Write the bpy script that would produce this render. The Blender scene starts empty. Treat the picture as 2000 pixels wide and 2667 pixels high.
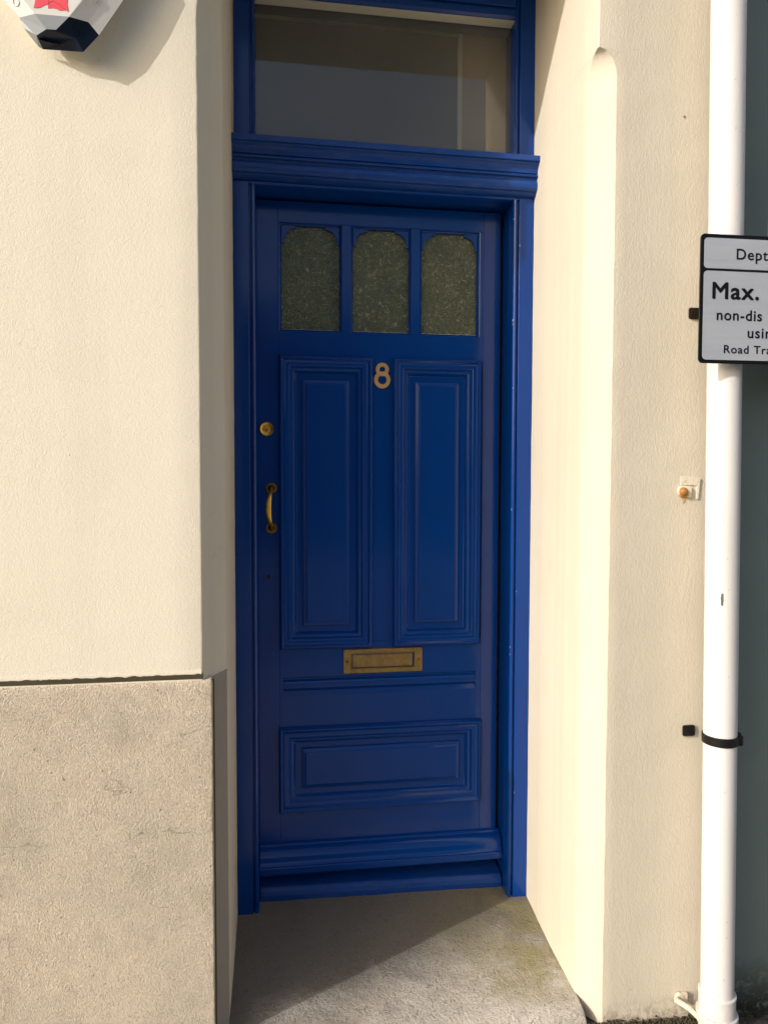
import bpy, bmesh, math, random
from mathutils import Vector, Matrix, noise
R = math.radians
S = bpy.context.scene
C = S.collection
random.seed(8)

# ---------------------------------------------------------------- camera
cd = bpy.data.cameras.new('camera')
cd.sensor_fit = 'HORIZONTAL'; cd.sensor_width = 36.0; cd.lens = 36.0*1864.456/2000
cd.clip_start = 0.05; cd.clip_end = 1000
cam = bpy.data.objects.new('camera', cd); C.objects.link(cam)
fw = Vector((0.14612638, 0.98828041, -0.04414644)).normalized()
rt = Vector((math.cos(.1468), -math.sin(.1468), 0)); up = rt.cross(fw).normalized(); rt = fw.cross(up)
rl = 0.00198
r2 = rt*math.cos(rl)+up*math.sin(rl); u2 = up*math.cos(rl)-rt*math.sin(rl)
m = Matrix((r2, u2, -fw)).transposed().to_4x4(); m.translation = Vector((0.1280, -2.1688, 1.4008))
cam.matrix_world = m
S.camera = cam

# ---------------------------------------------------------------- sky, sun, exposure
AZ, EL = 63.8, 24.8           # sun stands to the left of the wall's normal, low
w = bpy.data.worlds.new('World'); S.world = w; w.use_nodes = True
sky = w.node_tree.nodes.new('ShaderNodeTexSky'); sky.sky_type = 'NISHITA'; sky.sun_disc = False
sky.sun_elevation = R(EL); sky.sun_rotation = R(180+AZ)
sky.air_density = 1.0; sky.dust_density = 5.0; sky.ozone_density = 0.6
bg = w.node_tree.nodes['Background']; bg.inputs[1].default_value = 0.138
w.node_tree.links.new(sky.outputs[0], bg.inputs[0])
sd = bpy.data.lights.new('sun', 'SUN'); sd.energy = 2.6; sd.angle = R(0.4); sd.color = (1.0, .975, .94)
sun = bpy.data.objects.new('sun', sd); C.objects.link(sun)
tosun = Vector((-math.sin(R(AZ))*math.cos(R(EL)), -math.cos(R(AZ))*math.cos(R(EL)), math.sin(R(EL))))
sun.rotation_euler = tosun.to_track_quat('Z', 'Y').to_euler(); sun.location = (-4, -4, 6)
S.view_settings.view_transform = 'Standard'; S.view_settings.look = 'None'
S.view_settings.exposure = 0.28; S.view_settings.gamma = 1.0
S.cycles.use_denoising = True
S.cycles.max_bounces = 10; S.cycles.diffuse_bounces = 5

# ---------------------------------------------------------------- materials
MATS = {}
class NT:
    def __init__(s, name):
        s.m = bpy.data.materials.new(name); s.m.use_nodes = True
        s.t = s.m.node_tree; s.b = s.t.nodes['Principled BSDF']; s.co = s.t.nodes.new('ShaderNodeTexCoord').outputs['Object']
        MATS[name] = s.m
    def n(s, k, **kw):
        n = s.t.nodes.new(k)
        for a, v in kw.items():
            if a.startswith('i_'): n.inputs[a[2:]].default_value = v
            else: setattr(n, a, v)
        return n
    def L(s, a, b): s.t.links.new(a, b)
    def noise(s, scale, detail=3, rough=.55, dist=0, vec=None):
        n = s.n('ShaderNodeTexNoise'); n.inputs['Scale'].default_value = scale; n.inputs['Detail'].default_value = detail
        n.inputs['Roughness'].default_value = rough; n.inputs['Distortion'].default_value = dist
        s.L(vec or s.co, n.inputs['Vector']); return n.outputs['Fac']
    def mapped(s, sc=(1, 1, 1), loc=(0, 0, 0), rot=(0, 0, 0)):
        n = s.n('ShaderNodeMapping'); n.inputs['Scale'].default_value = sc; n.inputs['Location'].default_value = loc
        n.inputs['Rotation'].default_value = rot; s.L(s.co, n.inputs['Vector']); return n.outputs[0]
    def ramp(s, fac, stops):
        n = s.n('ShaderNodeValToRGB'); e = n.color_ramp.elements
        e[0].position, e[0].color = stops[0][0], tuple(stops[0][1])+(1,)
        e[1].position, e[1].color = stops[-1][0], tuple(stops[-1][1])+(1,)
        for p, c in stops[1:-1]:
            q = e.new(p); q.color = tuple(c)+(1,)
        s.L(fac, n.inputs[0]); return n.outputs[0]
    def f(s, fac, a, b, lo=0., hi=1.):
        n = s.n('ShaderNodeMapRange'); s.L(fac, n.inputs['Value'])
        n.inputs['From Min'].default_value = a; n.inputs['From Max'].default_value = b
        n.inputs['To Min'].default_value = lo; n.inputs['To Max'].default_value = hi; return n.outputs[0]
    def math(s, op, a, b=None):
        n = s.n('ShaderNodeMath', operation=op)
        for i, v in enumerate((a, b)):
            if v is None: continue
            if isinstance(v, (int, float)): n.inputs[i].default_value = v
            else: s.L(v, n.inputs[i])
        return n.outputs[0]
    def mix(s, fac, a, b, mode='MIX'):
        n = s.n('ShaderNodeMix', data_type='RGBA', blend_type=mode)
        for i, v in ((0, fac), (6, a), (7, b)):
            if isinstance(v, (int, float)): n.inputs[i].default_value = v
            elif isinstance(v, tuple): n.inputs[i].default_value = v+(1,)
            else: s.L(v, n.inputs[i])
        return n.outputs[2]
    def bump(s, h, strength=.5, dist=.002, prev=None):
        n = s.n('ShaderNodeBump'); n.inputs['Strength'].default_value = strength; n.inputs['Distance'].default_value = dist
        s.L(h, n.inputs['Height'])
        if prev: s.L(prev, n.inputs['Normal'])
        return n.outputs[0]
    def out(s, col=None, rough=None, metal=None, nrm=None, spec=None):
        for k, v in (('Base Color', col), ('Roughness', rough), ('Metallic', metal), ('Normal', nrm), ('Specular IOR Level', spec)):
            if v is None: continue
            i = s.b.inputs[k]
            if isinstance(v, tuple): i.default_value = v+(1,)
            elif isinstance(v, (int, float)): i.default_value = v
            else: s.L(v, i)
        return s.m

def flat(name, col, rough=.5, metal=0, spec=.5, bump=0, bs=300):
    t = NT(name)
    v = t.noise(9, 4); c = t.mix(t.f(v, .3, .7, 0, .16), tuple(col), tuple(x*.72 for x in col))
    nr = t.bump(t.noise(bs, 3), .4, bump) if bump else None
    return t.out(c, t.f(t.noise(25, 3), .3, .7, rough*.85, min(1, rough*1.15)), metal, nr, spec)

def cracks(t, sx, sz, seed, width=.012):
    """hairline cracks: cell borders bent by noise, broken up by a mask; 1 on the line"""
    mv = t.mapped((sx, 1, sz), (seed, seed*.7, seed*1.3))
    nz = t.n('ShaderNodeTexNoise'); nz.inputs['Scale'].default_value = 5; nz.inputs['Detail'].default_value = 5; t.L(mv, nz.inputs['Vector'])
    ad = t.n('ShaderNodeVectorMath', operation='MULTIPLY_ADD'); t.L(nz.outputs['Color'], ad.inputs[0]); ad.inputs[1].default_value = (.5, .5, .5); t.L(mv, ad.inputs[2])
    vo = t.n('ShaderNodeTexVoronoi', feature='DISTANCE_TO_EDGE'); vo.inputs['Scale'].default_value = 1.0; t.L(ad.outputs[0], vo.inputs['Vector'])
    line = t.f(vo.outputs['Distance'], 0, width, 1, 0)
    return t.math('MULTIPLY', line, t.f(t.noise(3.1, 3, .6, .5, t.mapped((1, 1, 1), (seed*3, 0, 1))), .50, .60))

def plaster(name, col, dark, fine=170, amp=.0016, aniso=(1, 1, 1), stain=None, zdirt=None):
    """painted render: fine wormy trowel texture, faint mottling"""
    t = NT(name); mv = t.mapped(aniso)
    wm = t.noise(fine, 2, .5, 1.6, mv); fine2 = t.noise(fine*2.6, 2, .5, .3, mv); big = t.noise(14, 3, .5, .4)
    patch = t.noise(1.7, 4, .6, .3)
    c = t.mix(t.f(patch, .35, .7), tuple(col), tuple(dark))
    pin = t.noise(95, 1, .5, 0)
    c = t.mix(t.f(pin, .79, .83, 0, .5), c, (.30, .22, .13))
    c = t.mix(t.f(t.noise(5, 5, .6), .5, .75, 0, .25), c, tuple(x*.9 for x in dark))
    st = t.noise(7, 5, .6, .2, t.mapped((1, 1, .07)))
    c = t.mix(t.f(st, .50, .78, 0, .22), c, tuple(x*.72 for x in dark))
    bands = t.noise(9, 3, .5, 0, t.mapped((.3, 1.6, .012), (0, .3, 0)))
    c = t.mix(t.f(bands, .42, .62, 0, .30 if 'smooth' in name else .06), c, tuple(x*.80 for x in dark))
    c = t.mix(t.math('MULTIPLY', cracks(t, .9, 1.3, 2.3, .0022), .14), c, (.25, .19, .12))
    if zdirt:
        sx = t.n('ShaderNodeSeparateXYZ'); t.L(t.co, sx.inputs[0])
        z = sx.outputs[2]
        k = t.math('MULTIPLY', t.f(z, zdirt[0], zdirt[1], 1, 0), t.f(t.noise(38, 5, .7, 1.0), .42, .62))
        c = t.mix(k, c, (.16, .12, .07))
    h = t.math('ADD', t.math('ADD', t.f(wm, .35, .62), t.math('MULTIPLY', fine2, .35)), t.math('MULTIPLY', big, 1.2))
    return t.out(c, .82, 0, t.bump(h, .42, amp), .25)

CREAM, CREAM_D = (.785, .735, .610), (.76, .705, .575)
M_front = plaster('cream_render', CREAM, CREAM_D, 150, .0008)
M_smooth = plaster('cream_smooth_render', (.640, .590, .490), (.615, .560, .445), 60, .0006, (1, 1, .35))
M_pier = plaster('tan_brushed_render', (.66, .605, .495), (.63, .57, .455), 135, .0009, (1.1, 1, .5), zdirt=(-.07, .02))

def plinth_mat():
    t = NT('weathered_cement')
    wm = t.noise(135, 2, .55, 2.2); gr = t.noise(420, 3, .7, 0); big = t.noise(11, 4, .6, .6)
    c = t.ramp(t.noise(2.3, 5, .6, .4), [(.3, (.52, .455, .36)), (.45, (.63, .555, .44)), (.58, (.685, .59, .465)), (.72, (.59, .53, .435))])
    c = t.mix(t.f(t.noise(6.5, 4, .6, .7), .52, .72, 0, .5), c, (.64, .53, .42))
    c = t.mix(t.f(t.noise(9, 6, .7, .4), .5, .8, 0, .55), c, (.38, .32, .25))
    c = t.mix(t.f(gr, .60, .72, 0, .45), c, (.27, .21, .15))
    c = t.mix(t.f(t.noise(300, 2, .5), .62, .72, 0, .35), c, (.85, .77, .64))
    c = t.mix(t.f(wm, .34, .44, .42, 0), c, (.30, .25, .18))
    cr = cracks(t, 2.2, 3.4, 5.2, .0045)
    c = t.mix(t.math('MULTIPLY', cr, .45), c, (.16, .12, .085))
    pit = t.f(t.noise(70, 1, .5), .74, .80)
    c = t.mix(t.math('MULTIPLY', pit, .6), c, (.16, .12, .08))
    h = t.math('ADD', t.math('ADD', t.f(wm, .3, .66), t.math('MULTIPLY', gr, .5)), t.math('MULTIPLY', big, 1.5))
    h = t.math('SUBTRACT', h, t.math('ADD', t.math('MULTIPLY', cr, .8), pit))
    return t.out(c, .92, 0, t.bump(h, .8, .0034), .2)
M_plinth = plinth_mat()
M_ledge = flat('old_cement_ledge', (.50, .43, .33), .95, bump=.002, bs=160)
M_grey = flat('grey_cement_patch', (.31, .275, .23), .95, bump=.003, bs=110)

def stone_mat(name, a, b, moss=True):  # moss also switches on the painted-in recess shade
    t = NT(name)
    wm = t.noise(60, 3, .6, 2.4); gr = t.noise(420, 3, .7)
    c = t.ramp(t.noise(3.2, 5, .62, .5), [(.3, tuple(x*.72 for x in a)), (.5, a), (.7, b)])
    c = t.mix(t.f(gr, .45, .72, 0, .5), c, (.12, .10, .08))
    c = t.mix(t.f(t.noise(330, 2, .5), .62, .7, 0, .5), c, (.70, .64, .55))
    c = t.mix(t.f(wm, .34, .46, .6, 0), c, (.13, .115, .09))
    if moss:  # moss at right, plus painted-in recess shade, darker towards the door and left
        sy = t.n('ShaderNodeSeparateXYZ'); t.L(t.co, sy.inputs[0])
        painted_shade = t.math('ADD', t.f(sy.outputs[1], -.36, -.05, 0, 1.0), t.f(t.noise(5, 5, .65, .5), .3, .7, -.25, .25))
        painted_shade = t.math('ADD', painted_shade, t.f(sy.outputs[0], .62, .05, 0, .75))
        c = t.mix(t.math('MULTIPLY', t.f(painted_shade, 0, .8), .86), c, (.10, .09, .078))
        sx = t.n('ShaderNodeSeparateXYZ'); t.L(t.co, sx.inputs[0])
        k = t.math('MULTIPLY', t.f(sx.outputs[0], .5, .86), t.f(t.noise(7, 5, .65, .6), .36, .60))
        k = t.math('MULTIPLY', k, t.f(sx.outputs[1], -.43, -.36))
        c = t.mix(t.math('MULTIPLY', k, .8), c, (.26, .225, .085))
    else:
        sy = t.n('ShaderNodeSeparateXYZ'); t.L(t.co, sy.inputs[0])
        k = t.math('MULTIPLY', t.f(sy.outputs[1], -.62, -.46), t.f(t.noise(20, 5, .65), .25, .55)); c = t.mix(k, c, (.03, .028, .02))
    h = t.math('ADD', t.math('ADD', wm, t.math('MULTIPLY', gr, .35)), t.math('MULTIPLY', t.noise(16, 4, .6, .5), 1.5))
    return t.out(c, t.f(gr, .3, .7, .6, .85), 0, t.bump(h, .9, .0065), .35)
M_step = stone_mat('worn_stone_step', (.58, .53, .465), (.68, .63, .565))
M_pave = stone_mat('gritty_pavement', (.35, .325, .285), (.41, .38, .335), False)
M_road = stone_mat('asphalt', (.20, .195, .185), (.17, .165, .155), False)

def blue_paint():
    t = NT('blue_gloss_paint')
    c = t.mix(t.f(t.noise(2.2, 3), .3, .7), (.0002, .037, .216), (.0004, .043, .242))
    c = t.mix(t.f(t.noise(300, 1), .80, .83, 0, .6), c, (.12, .18, .28))       # specks of dust and wear
    brush = t.noise(60, 3, .5, .2, t.mapped((2.0, 2.0, .10)))
    wob = t.noise(9, 2, .5, .3)
    h = t.math('ADD', t.math('MULTIPLY', brush, .35), t.math('MULTIPLY', wob, 1.2))
    return t.out(c, t.f(t.noise(4, 4, .6), .3, .7, .09, .17), 0, t.bump(h, .30, .0012), .36)
M_blue = blue_paint()
M_bluedusty = None
def blue_dusty():
    t = NT('blue_weathered_paint')
    c = t.mix(t.f(t.noise(5, 4), .3, .7), (.0005, .039, .225), (.0012, .045, .248))
    dust = t.f(t.noise(28, 6, .7, .5, t.mapped((.5, 1, 2))), .46, .74, 0, .22)
    c = t.mix(t.math('MULTIPLY', dust, .7), c, (.12, .16, .24))
    return t.out(c, t.f(t.noise(12, 4), .3, .7, .28, .5), 0, t.bump(t.noise(60, 4, .6), .3, .0012), .4)
M_bluedusty = blue_dusty()

def brass(name, base, dark, rough, k=.5):
    t = NT(name)
    n1 = t.noise(38, 5, .65, .5)
    c = t.mix(t.f(n1, .42, .66, 0, k), base, dark)
    c = t.mix(t.f(t.noise(140, 3, .6), .60, .70, 0, k*.8), c, (.20, .12, .03))
    return t.out(c, t.f(n1, .3, .7, rough, rough+.15), .9, t.bump(t.noise(120, 3), .25, .0006), .5)
M_brass = brass('polished_brass', (.86, .50, .09), (.60, .30, .05), .24, .35)
M_brass_old = brass('tarnished_brass', (.42, .29, .115), (.24, .155, .06), .36, .65)
M_brass_dark = brass('dark_tarnished_brass', (.30, .18, .05), (.07, .04, .012), .35, .7)
M_bronze = brass('satin_brass', (.72, .43, .17), (.62, .36, .13), .36, .2)
M_black = flat('black_plastic', (.007, .007, .008), .4, spec=.3)
M_hole = flat('dark_keyhole', (.01, .008, .006), .6)
M_rustclip = flat('brown_black_plastic', (.016, .010, .007), .5, bump=.001, spec=.2)

def pvc():
    t = NT('white_plastic_pipe')
    c = t.mix(t.f(t.noise(16, 6, .65, .4, t.mapped((1, 1, .12))), .50, .76, 0, .45), (.64, .635, .63), (.50, .48, .45))
    c = t.mix(t.f(t.noise(120, 2), .70, .74, 0, .5), c, (.35, .32, .28))
    sx = t.n('ShaderNodeSeparateXYZ'); t.L(t.co, sx.inputs[0])
    k = t.math('MULTIPLY', t.f(sx.outputs[2], .10, -.02), t.f(t.noise(30, 5, .7), .42, .7, 0, .6))
    c = t.mix(k, c, (.42, .36, .27))
    return t.out(c, .36, 0, t.bump(t.noise(7, 3), .1, .002), .5)
M_pvc = pvc()
M_whitecover = flat('alarm_white_plastic', (.70, .69, .655), .38)
M_navy = flat('navy_lens_plastic', (.004, .010, .026), .32, spec=.22)
M_lensglare = flat('lens_with_painted_glare', (.33, .36, .39), .35)  # sky glare on the dark lens facets, painted in as pale grey
M_red = flat('red_print', (.78, .075, .10), .45)
M_signblack = flat('sign_black_border', (.005, .005, .0055), .4, spec=.2)
def sheeting():
    t = NT('retroreflective_sheet')
    c = t.mix(t.f(t.noise(22, 5, .65, .4, t.mapped((.35, 1, 2.2))), .3, .75), (.36, .39, .44), (.31, .335, .385))
    c = t.mix(t.f(t.noise(60, 5, .7), .66, .74, 0, .4), c, (.33, .34, .36))
    return t.out(c, .45, 0, t.bump(t.noise(500, 2), .2, .0004), .5)
M_sheet = sheeting()
def teal():
    t = NT('teal_masonry_paint')
    c = t.mix(t.f(t.noise(4, 5), .3, .7), (.135, .180, .180), (.118, .160, .162))
    sx = t.n('ShaderNodeSeparateXYZ'); t.L(t.co, sx.inputs[0])
    k = t.math('MULTIPLY', t.f(sx.outputs[2], -.06, .10, 1, 0), t.f(t.noise(45, 6, .7, .8), .36, .50))
    c = t.mix(k, c, (.025, .025, .017))
    return t.out(c, .7, 0, t.bump(t.noise(90, 4, .6, .8), .5, .0016), .3)
M_teal = teal()
M_trim = flat('white_window_trim', (.80, .80, .78), .4)
M_putty = flat('pale_putty', (.55, .52, .43), .7, bump=.002, bs=200)
M_sealant = flat('cream_sealant', (.78, .66, .42), .6)
M_inside = flat('brown_hall_panel', (.42, .27, .16), .8)
M_insidestrip = flat('hall_cream_strip', (.70, .64, .52), .5)
M_insidegrey = flat('hall_grey_panel', (.25, .25, .23), .8)
M_dirt = flat('moss_and_grit', (.055, .045, .022), .95)

def obscure():
    t = NT('wormy_obscured_glass')
    n1 = t.noise(46, 1, .4, 2.2); n2 = t.noise(260, 2, .5, .5)
    ridge = t.math('ABSOLUTE', t.math('SUBTRACT', n1, .5))
    h = t.math('ADD', t.f(ridge, 0, .10), t.math('MULTIPLY', n2, .3))
    c = t.mix(t.f(t.noise(6, 3), .35, .65), (.120, .138, .080), (.080, .100, .060))
    c = t.mix(t.f(ridge, .0, .045, .62, 0), c, (.32, .34, .23))
    c = t.mix(t.f(ridge, .10, .22, 0, .5), c, (.03, .04, .025))
    return t.out(c, .14, 0, t.bump(h, .8, .004), .6)
M_obscure = obscure()
def clearglass():
    t = NT('clear_window_glass')
    tr = t.n('ShaderNodeBsdfTransparent'); tr.inputs[0].default_value = (.86, .88, .85, 1)
    gl = t.n('ShaderNodeBsdfGlossy'); gl.inputs['Roughness'].default_value = .015; gl.inputs[0].default_value = (1, 1, 1, 1)
    fr = t.n('ShaderNodeFresnel'); fr.inputs[0].default_value = 1.52
    k = t.math('MAXIMUM', fr.outputs[0], .045)
    mx = t.n('ShaderNodeMixShader'); t.L(k, mx.inputs[0]); t.L(tr.outputs[0], mx.inputs[1]); t.L(gl.outputs[0], mx.inputs[2])
    df = t.n('ShaderNodeBsdfDiffuse'); df.inputs[0].default_value = (.62, .60, .55, 1)
    m2 = t.n('ShaderNodeMixShader'); t.L(t.f(t.noise(3.5, 5, .6, .4), .3, .7, .065, .115), m2.inputs[0]); t.L(mx.outputs[0], m2.inputs[1]); t.L(df.outputs[0], m2.inputs[2])
    t.L(m2.outputs[0], t.t.nodes['Material Output'].inputs[0]); t.t.nodes.remove(t.b)
    return t.m
M_glass = clearglass()

# ---------------------------------------------------------------- mesh helpers
def mesh(name, verts, faces, mat, parent=None, smooth=False, bevel=0, segs=2, angle=30, label=None, autosm=None):
    me = bpy.data.meshes.new(name); me.from_pydata([tuple(v) for v in verts], [], faces)
    bm = bmesh.new(); bm.from_mesh(me); bmesh.ops.recalc_face_normals(bm, faces=bm.faces); bm.to_mesh(me); bm.free()
    me.materials.append(mat)
    o = bpy.data.objects.new(name, me); C.objects.link(o)
    for p in me.polygons: p.use_smooth = smooth
    if smooth and autosm is not None: me.set_sharp_from_angle(angle=R(autosm))
    if bevel:
        b = o.modifiers.new('bevel', 'BEVEL'); b.width = bevel; b.segments = segs; b.limit_method = 'ANGLE'; b.angle_limit = R(angle); b.harden_normals = False
    if parent:
        o.parent = parent; o.location = -Vector(parent['o']) if 'o' in parent.keys() else (0, 0, 0)
    if label: o['label'] = label
    return o
def thing(name, label, cat, loc=(0, 0, 0), group=None):
    o = bpy.data.objects.new(name, None); C.objects.link(o); o.location = loc; o.empty_display_size = .05
    o['label'] = label; o['category'] = cat; o['o'] = list(loc)
    if group: o['group'] = group
    return o
class MB:
    def __init__(s): s.v = []; s.f = []
    def add(s, v, f):
        n = len(s.v); s.v += [Vector(p) for p in v]; s.f += [tuple(i+n for i in q) for q in f]; return s
    def box(s, x0, x1, y0, y1, z0, z1):
        v = [(x, y, z) for z in (z0, z1) for y in (y0, y1) for x in (x0, x1)]
        return s.add(v, [(0, 1, 3, 2), (4, 6, 7, 5), (0, 4, 5, 1), (1, 5, 7, 3), (3, 7, 6, 2), (2, 6, 4, 0)])
    def prism(s, poly, a0, a1, fn):
        """polygon of 2D points swept between a0 and a1; fn(p, a) -> 3D"""
        n = len(poly); v = [fn(p, a) for a in (a0, a1) for p in poly]
        f = [tuple(range(n)), tuple(range(2*n-1, n-1, -1))] + [(i, (i+1) % n, n+(i+1) % n, n+i) for i in range(n)]
        return s.add(v, f)
    def rings(s, rings, close=True, cap=(True, True)):
        n = len(rings[0]); v = [p for r in rings for p in r]; f = []
        for k in range(len(rings)-1):
            for i in range(n if close else n-1):
                j = (i+1) % n; f.append((k*n+i, k*n+j, (k+1)*n+j, (k+1)*n+i))
        if cap[0]: f.append(tuple(range(n)))
        if cap[1]: f.append(tuple(range((len(rings)-1)*n, len(rings)*n)))
        return s.add(v, f)
    def lathe(s, cx, cz, prof, axis='y', n=40, cy=0, cap=(False, True)):
        """prof: (radius, position along axis)"""
        rs = []
        for r, a in prof:
            ring = []
            for i in range(n):
                t = 2*math.pi*i/n
                ring.append((cx+r*math.cos(t), a, cz+r*math.sin(t)) if axis == 'y' else (cx+r*math.cos(t), cy+r*math.sin(t), a))
            rs.append(ring)
        return s.rings(rs, True, cap)
    def done(s, name, mat, parent=None, **k): return mesh(name, s.v, s.f, mat, parent, **k)

def wob(x, z, a, f=9.): return a*noise.noise(Vector((x*f, z*f, 3.1)))

def mitred(x0, x1, z0, z1, prof, y):
    """rectangular moulding; prof (inset from the outer edge, y offset); closed with a flat field"""
    rs = [[(x0+d, y+o, z0+d), (x1-d, y+o, z0+d), (x1-d, y+o, z1-d), (x0+d, y+o, z1-d)] for d, o in prof]
    return MB().rings(rs, True, (False, True))

# ================================================================ SETTING: pavement, road
XR, YW = .9175, -.4414
def gz(x): return -.036-.10*max(0, min(x, 3)-.93)
mb = MB(); xs = [-200, -20, -4, -1, 0, .5, .93, 1.1, 1.3, 1.6, 2, 3, 8, 200]; ys = [-3.0, -2, -1.2, -.8, -.6, -.5, -.38]
vv = [(x, y, gz(x)) for y in ys for x in xs]; n = len(xs)
mb.add(vv, [(j*n+i, j*n+i+1, (j+1)*n+i+1, (j+1)*n+i) for j in range(len(ys)-1) for i in range(n-1)])
o = mb.done('pavement', M_pave); o['kind'] = 'structure'
mb = MB(); mb.box(-200, 200, -3.14, -3.0, -.5, gz(0)-.004)
o = mb.done('kerb', M_pave, bevel=.012); o['kind'] = 'structure'
mb = MB(); mb.add([(-300, -300, -.37), (300, -300, -.37), (300, -3.1, -.37), (-300, -3.1, -.37)], [(0, 1, 2, 3)])
o = mb.done('road', M_road); o['kind'] = 'structure'
mb = MB(); mb.add([(-300, -.37, -.9), (300, -.37, -.9), (300, 300, -.9), (-300, 300, -.9)], [(0, 1, 2, 3)])
o = mb.done('ground', M_pave); o['kind'] = 'structure'

# ================================================================ THE HOUSE
house = thing('terraced_house', 'cream rendered house front with a deep doorway and a tall blue front door', 'house', (.46, 0, 0))

ZT = 6.0; LIN = 2.926
def zs_list(z0, z1, step): 
    k = max(1, int(round((z1-z0)/step))); return [z0+(z1-z0)*i/k for i in range(k+1)]
def stop(z, za, zb):
    if z <= za: return 1.0
    if z >= zb: return .045
    t = (z-za)/(zb-za); return max(.045, math.sqrt(max(0, 1-t**2.2)))
def round_pts(a, b, c, r=.004, k=2):
    """round corner b between a and c"""
    a, b, c = Vector(a), Vector(b), Vector(c); u = (a-b).normalized(); v = (c-b).normalized()
    out = []
    for i in range(k+1):
        t = i/k; p = b+u*r*(1-t)**2+v*r*t**2; out.append(p)
    return out
def jamb_wall(name, side, za, zb, mats, tilt=0., zb0=-.25, far=None):
    """wall face + chamfered arris + reveal as one shell up to the lintel level"""
    zz = zs_list(zb0, 2.2, .02)+zs_list(2.2, 2.6, .004)[1:]+zs_list(2.6, LIN, .02)[1:]
    rings = []
    for z in zz:
        s = stop(z, za, zb)
        if side < 0:
            cx, cy = .0523*s, .060*s; corner = (0., YW)
            A = (-cx, YW); B = (0., YW+cy)
            pts = [Vector((x, YW)) for x in (-5, -2.5, -1.2, -.9, -.7, -.5, -.35, -.2, -.12)]
            pts += round_pts((-1, YW), A, B, .003)+round_pts(A, B, (0, 0), .003)
            pts += [Vector((.0009, -.20)), Vector((0, -.0)), Vector((0, .03))]
        else:
            cx, cy = .0511*s, .060*s
            fy = lambda x: YW+(x-.9686)*math.tan(tilt)
            A = (XR+cx, fy(XR+cx)); B = (XR, YW+cy)
            xe = 1.2448+(2.636-z)*.0109
            pts = [Vector((xe+wob(1, z, .0012, 30), fy(xe)+.006)), Vector((xe+wob(1, z, .0012, 30)-.003, fy(xe-.003)))]
            pts += [Vector((x_, fy(x_))) for x_ in (1.22, 1.19, 1.16, 1.12, 1.08, 1.04, 1.0)]
            pts += round_pts((1.0, fy(1.0)), A, B, .003 if s > .12 else .0012)+round_pts(A, B, (XR, 0), .003 if s > .12 else .0012)
            pts += [Vector((XR-.0042, -.235)), Vector((XR-.0044, -.215)), Vector((XR, 0)), Vector((XR, .03))]
        ring = []
        for i, p in enumerate(pts):
            ring.append((p.x+wob(p.x+p.y, z, .0011, 16)+wob(p.y, z, .0005, 70), p.y+wob(p.x*1.3+7, z, .0012, 12), z))
        rings.append(ring)
    n = len(rings[0]); v = [q for r in rings for q in r]
    f = [(k*n+i, k*n+i+1, (k+1)*n+i+1, (k+1)*n+i) for k in range(len(rings)-1) for i in range(n-1)]
    me = bpy.data.meshes.new(name); me.from_pydata(v, [], f)
    for mm in mats: me.materials.append(mm)
    # wall face gets the rough render, chamfer and reveal the smooth one
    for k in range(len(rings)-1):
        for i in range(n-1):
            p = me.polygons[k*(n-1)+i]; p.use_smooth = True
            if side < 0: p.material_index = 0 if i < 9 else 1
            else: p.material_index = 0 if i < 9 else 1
    bm = bmesh.new(); bm.from_mesh(me); bmesh.ops.recalc_face_normals(bm, faces=bm.faces)
    cen = bm.faces[0]; bm.normal_update()
    if bm.faces[0].normal.y > 0 or (side > 0 and bm.faces[n//2-4].normal.y > 0):
        bmesh.ops.reverse_faces(bm, faces=bm.faces)
    bm.to_mesh(me); bm.free()
    me.set_sharp_from_angle(angle=R(24))
    o = bpy.data.objects.new(name, me); C.objects.link(o); o.parent = house; o.location = -Vector(house['o'])
    return o
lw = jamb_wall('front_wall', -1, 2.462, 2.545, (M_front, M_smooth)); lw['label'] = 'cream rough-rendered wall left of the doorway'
rw = jamb_wall('pier', 1, 2.400, 2.476, (M_pier, M_smooth), R(4)); rw['label'] = 'tan brushed pier right of the doorway'
# wall above the doorway (the lintel) and upper storey, behind the render faces
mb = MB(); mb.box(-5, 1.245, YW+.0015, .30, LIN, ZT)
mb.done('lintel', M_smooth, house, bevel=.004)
# solid wall body behind the two jamb shells, so no light leaks
mb = MB(); mb.box(-5, -.07, YW+.012, .30, -.3, LIN-.001); mb.box(-.069, -.006, -.372, .30, -.3, LIN-.001)
mb.box(XR+.006, 1.20, -.36, .30, -.3, LIN-.001)
mb.done('wall_core', M_grey, house)

# plinth: proud square-cornered block with a bevelled top ledge and worn arris
rings = []
for z, inset in [(z, 0) for z in zs_list(-.3, .905, .012)]+[(.912, .0), (.919, .001), (.9235, .0025), (.926, .006)]:
    ring = []
    for (x, y) in [(-5, -.4450), (-2, -.4450), (-1.2, -.4450), (-.9, -.4450), (-.6, -.4450), (-.4, -.4450), (-.25, -.4450), (-.12, -.4450), (-.06, -.4450), (-.034, -.4450), (-.0312, -.4446), (-.0302, -.4436), (-.0298, -.441), (-.0298, -.430), (-.0298, -.405)]:
        chip = 0
        if x > -.04 and y < -.440:
            chip = .0032*max(0, noise.noise(Vector((z*42, 1.7, 0)))-.05)+.0010*noise.noise(Vector((z*140, 5, 0)))
        ring.append((x-chip-(inset*.5 if x > -.1 else 0)+wob(y*8, z, .0008, 25), y+inset+chip*.8+wob(x+3, z, .0014, 7), z))
    rings.append(ring)
rings.append([(p[0], YW+.016, .931+wob(p[0], 0, .0015, 40)) for p in rings[-1]])
n = len(rings[0])
pl = MB(); pl.add([q for r in rings for q in r], [(k*n+i, k*n+i+1, (k+1)*n+i+1, (k+1)*n+i) for k in range(len(rings)-1) for i in range(n-1)])
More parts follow.
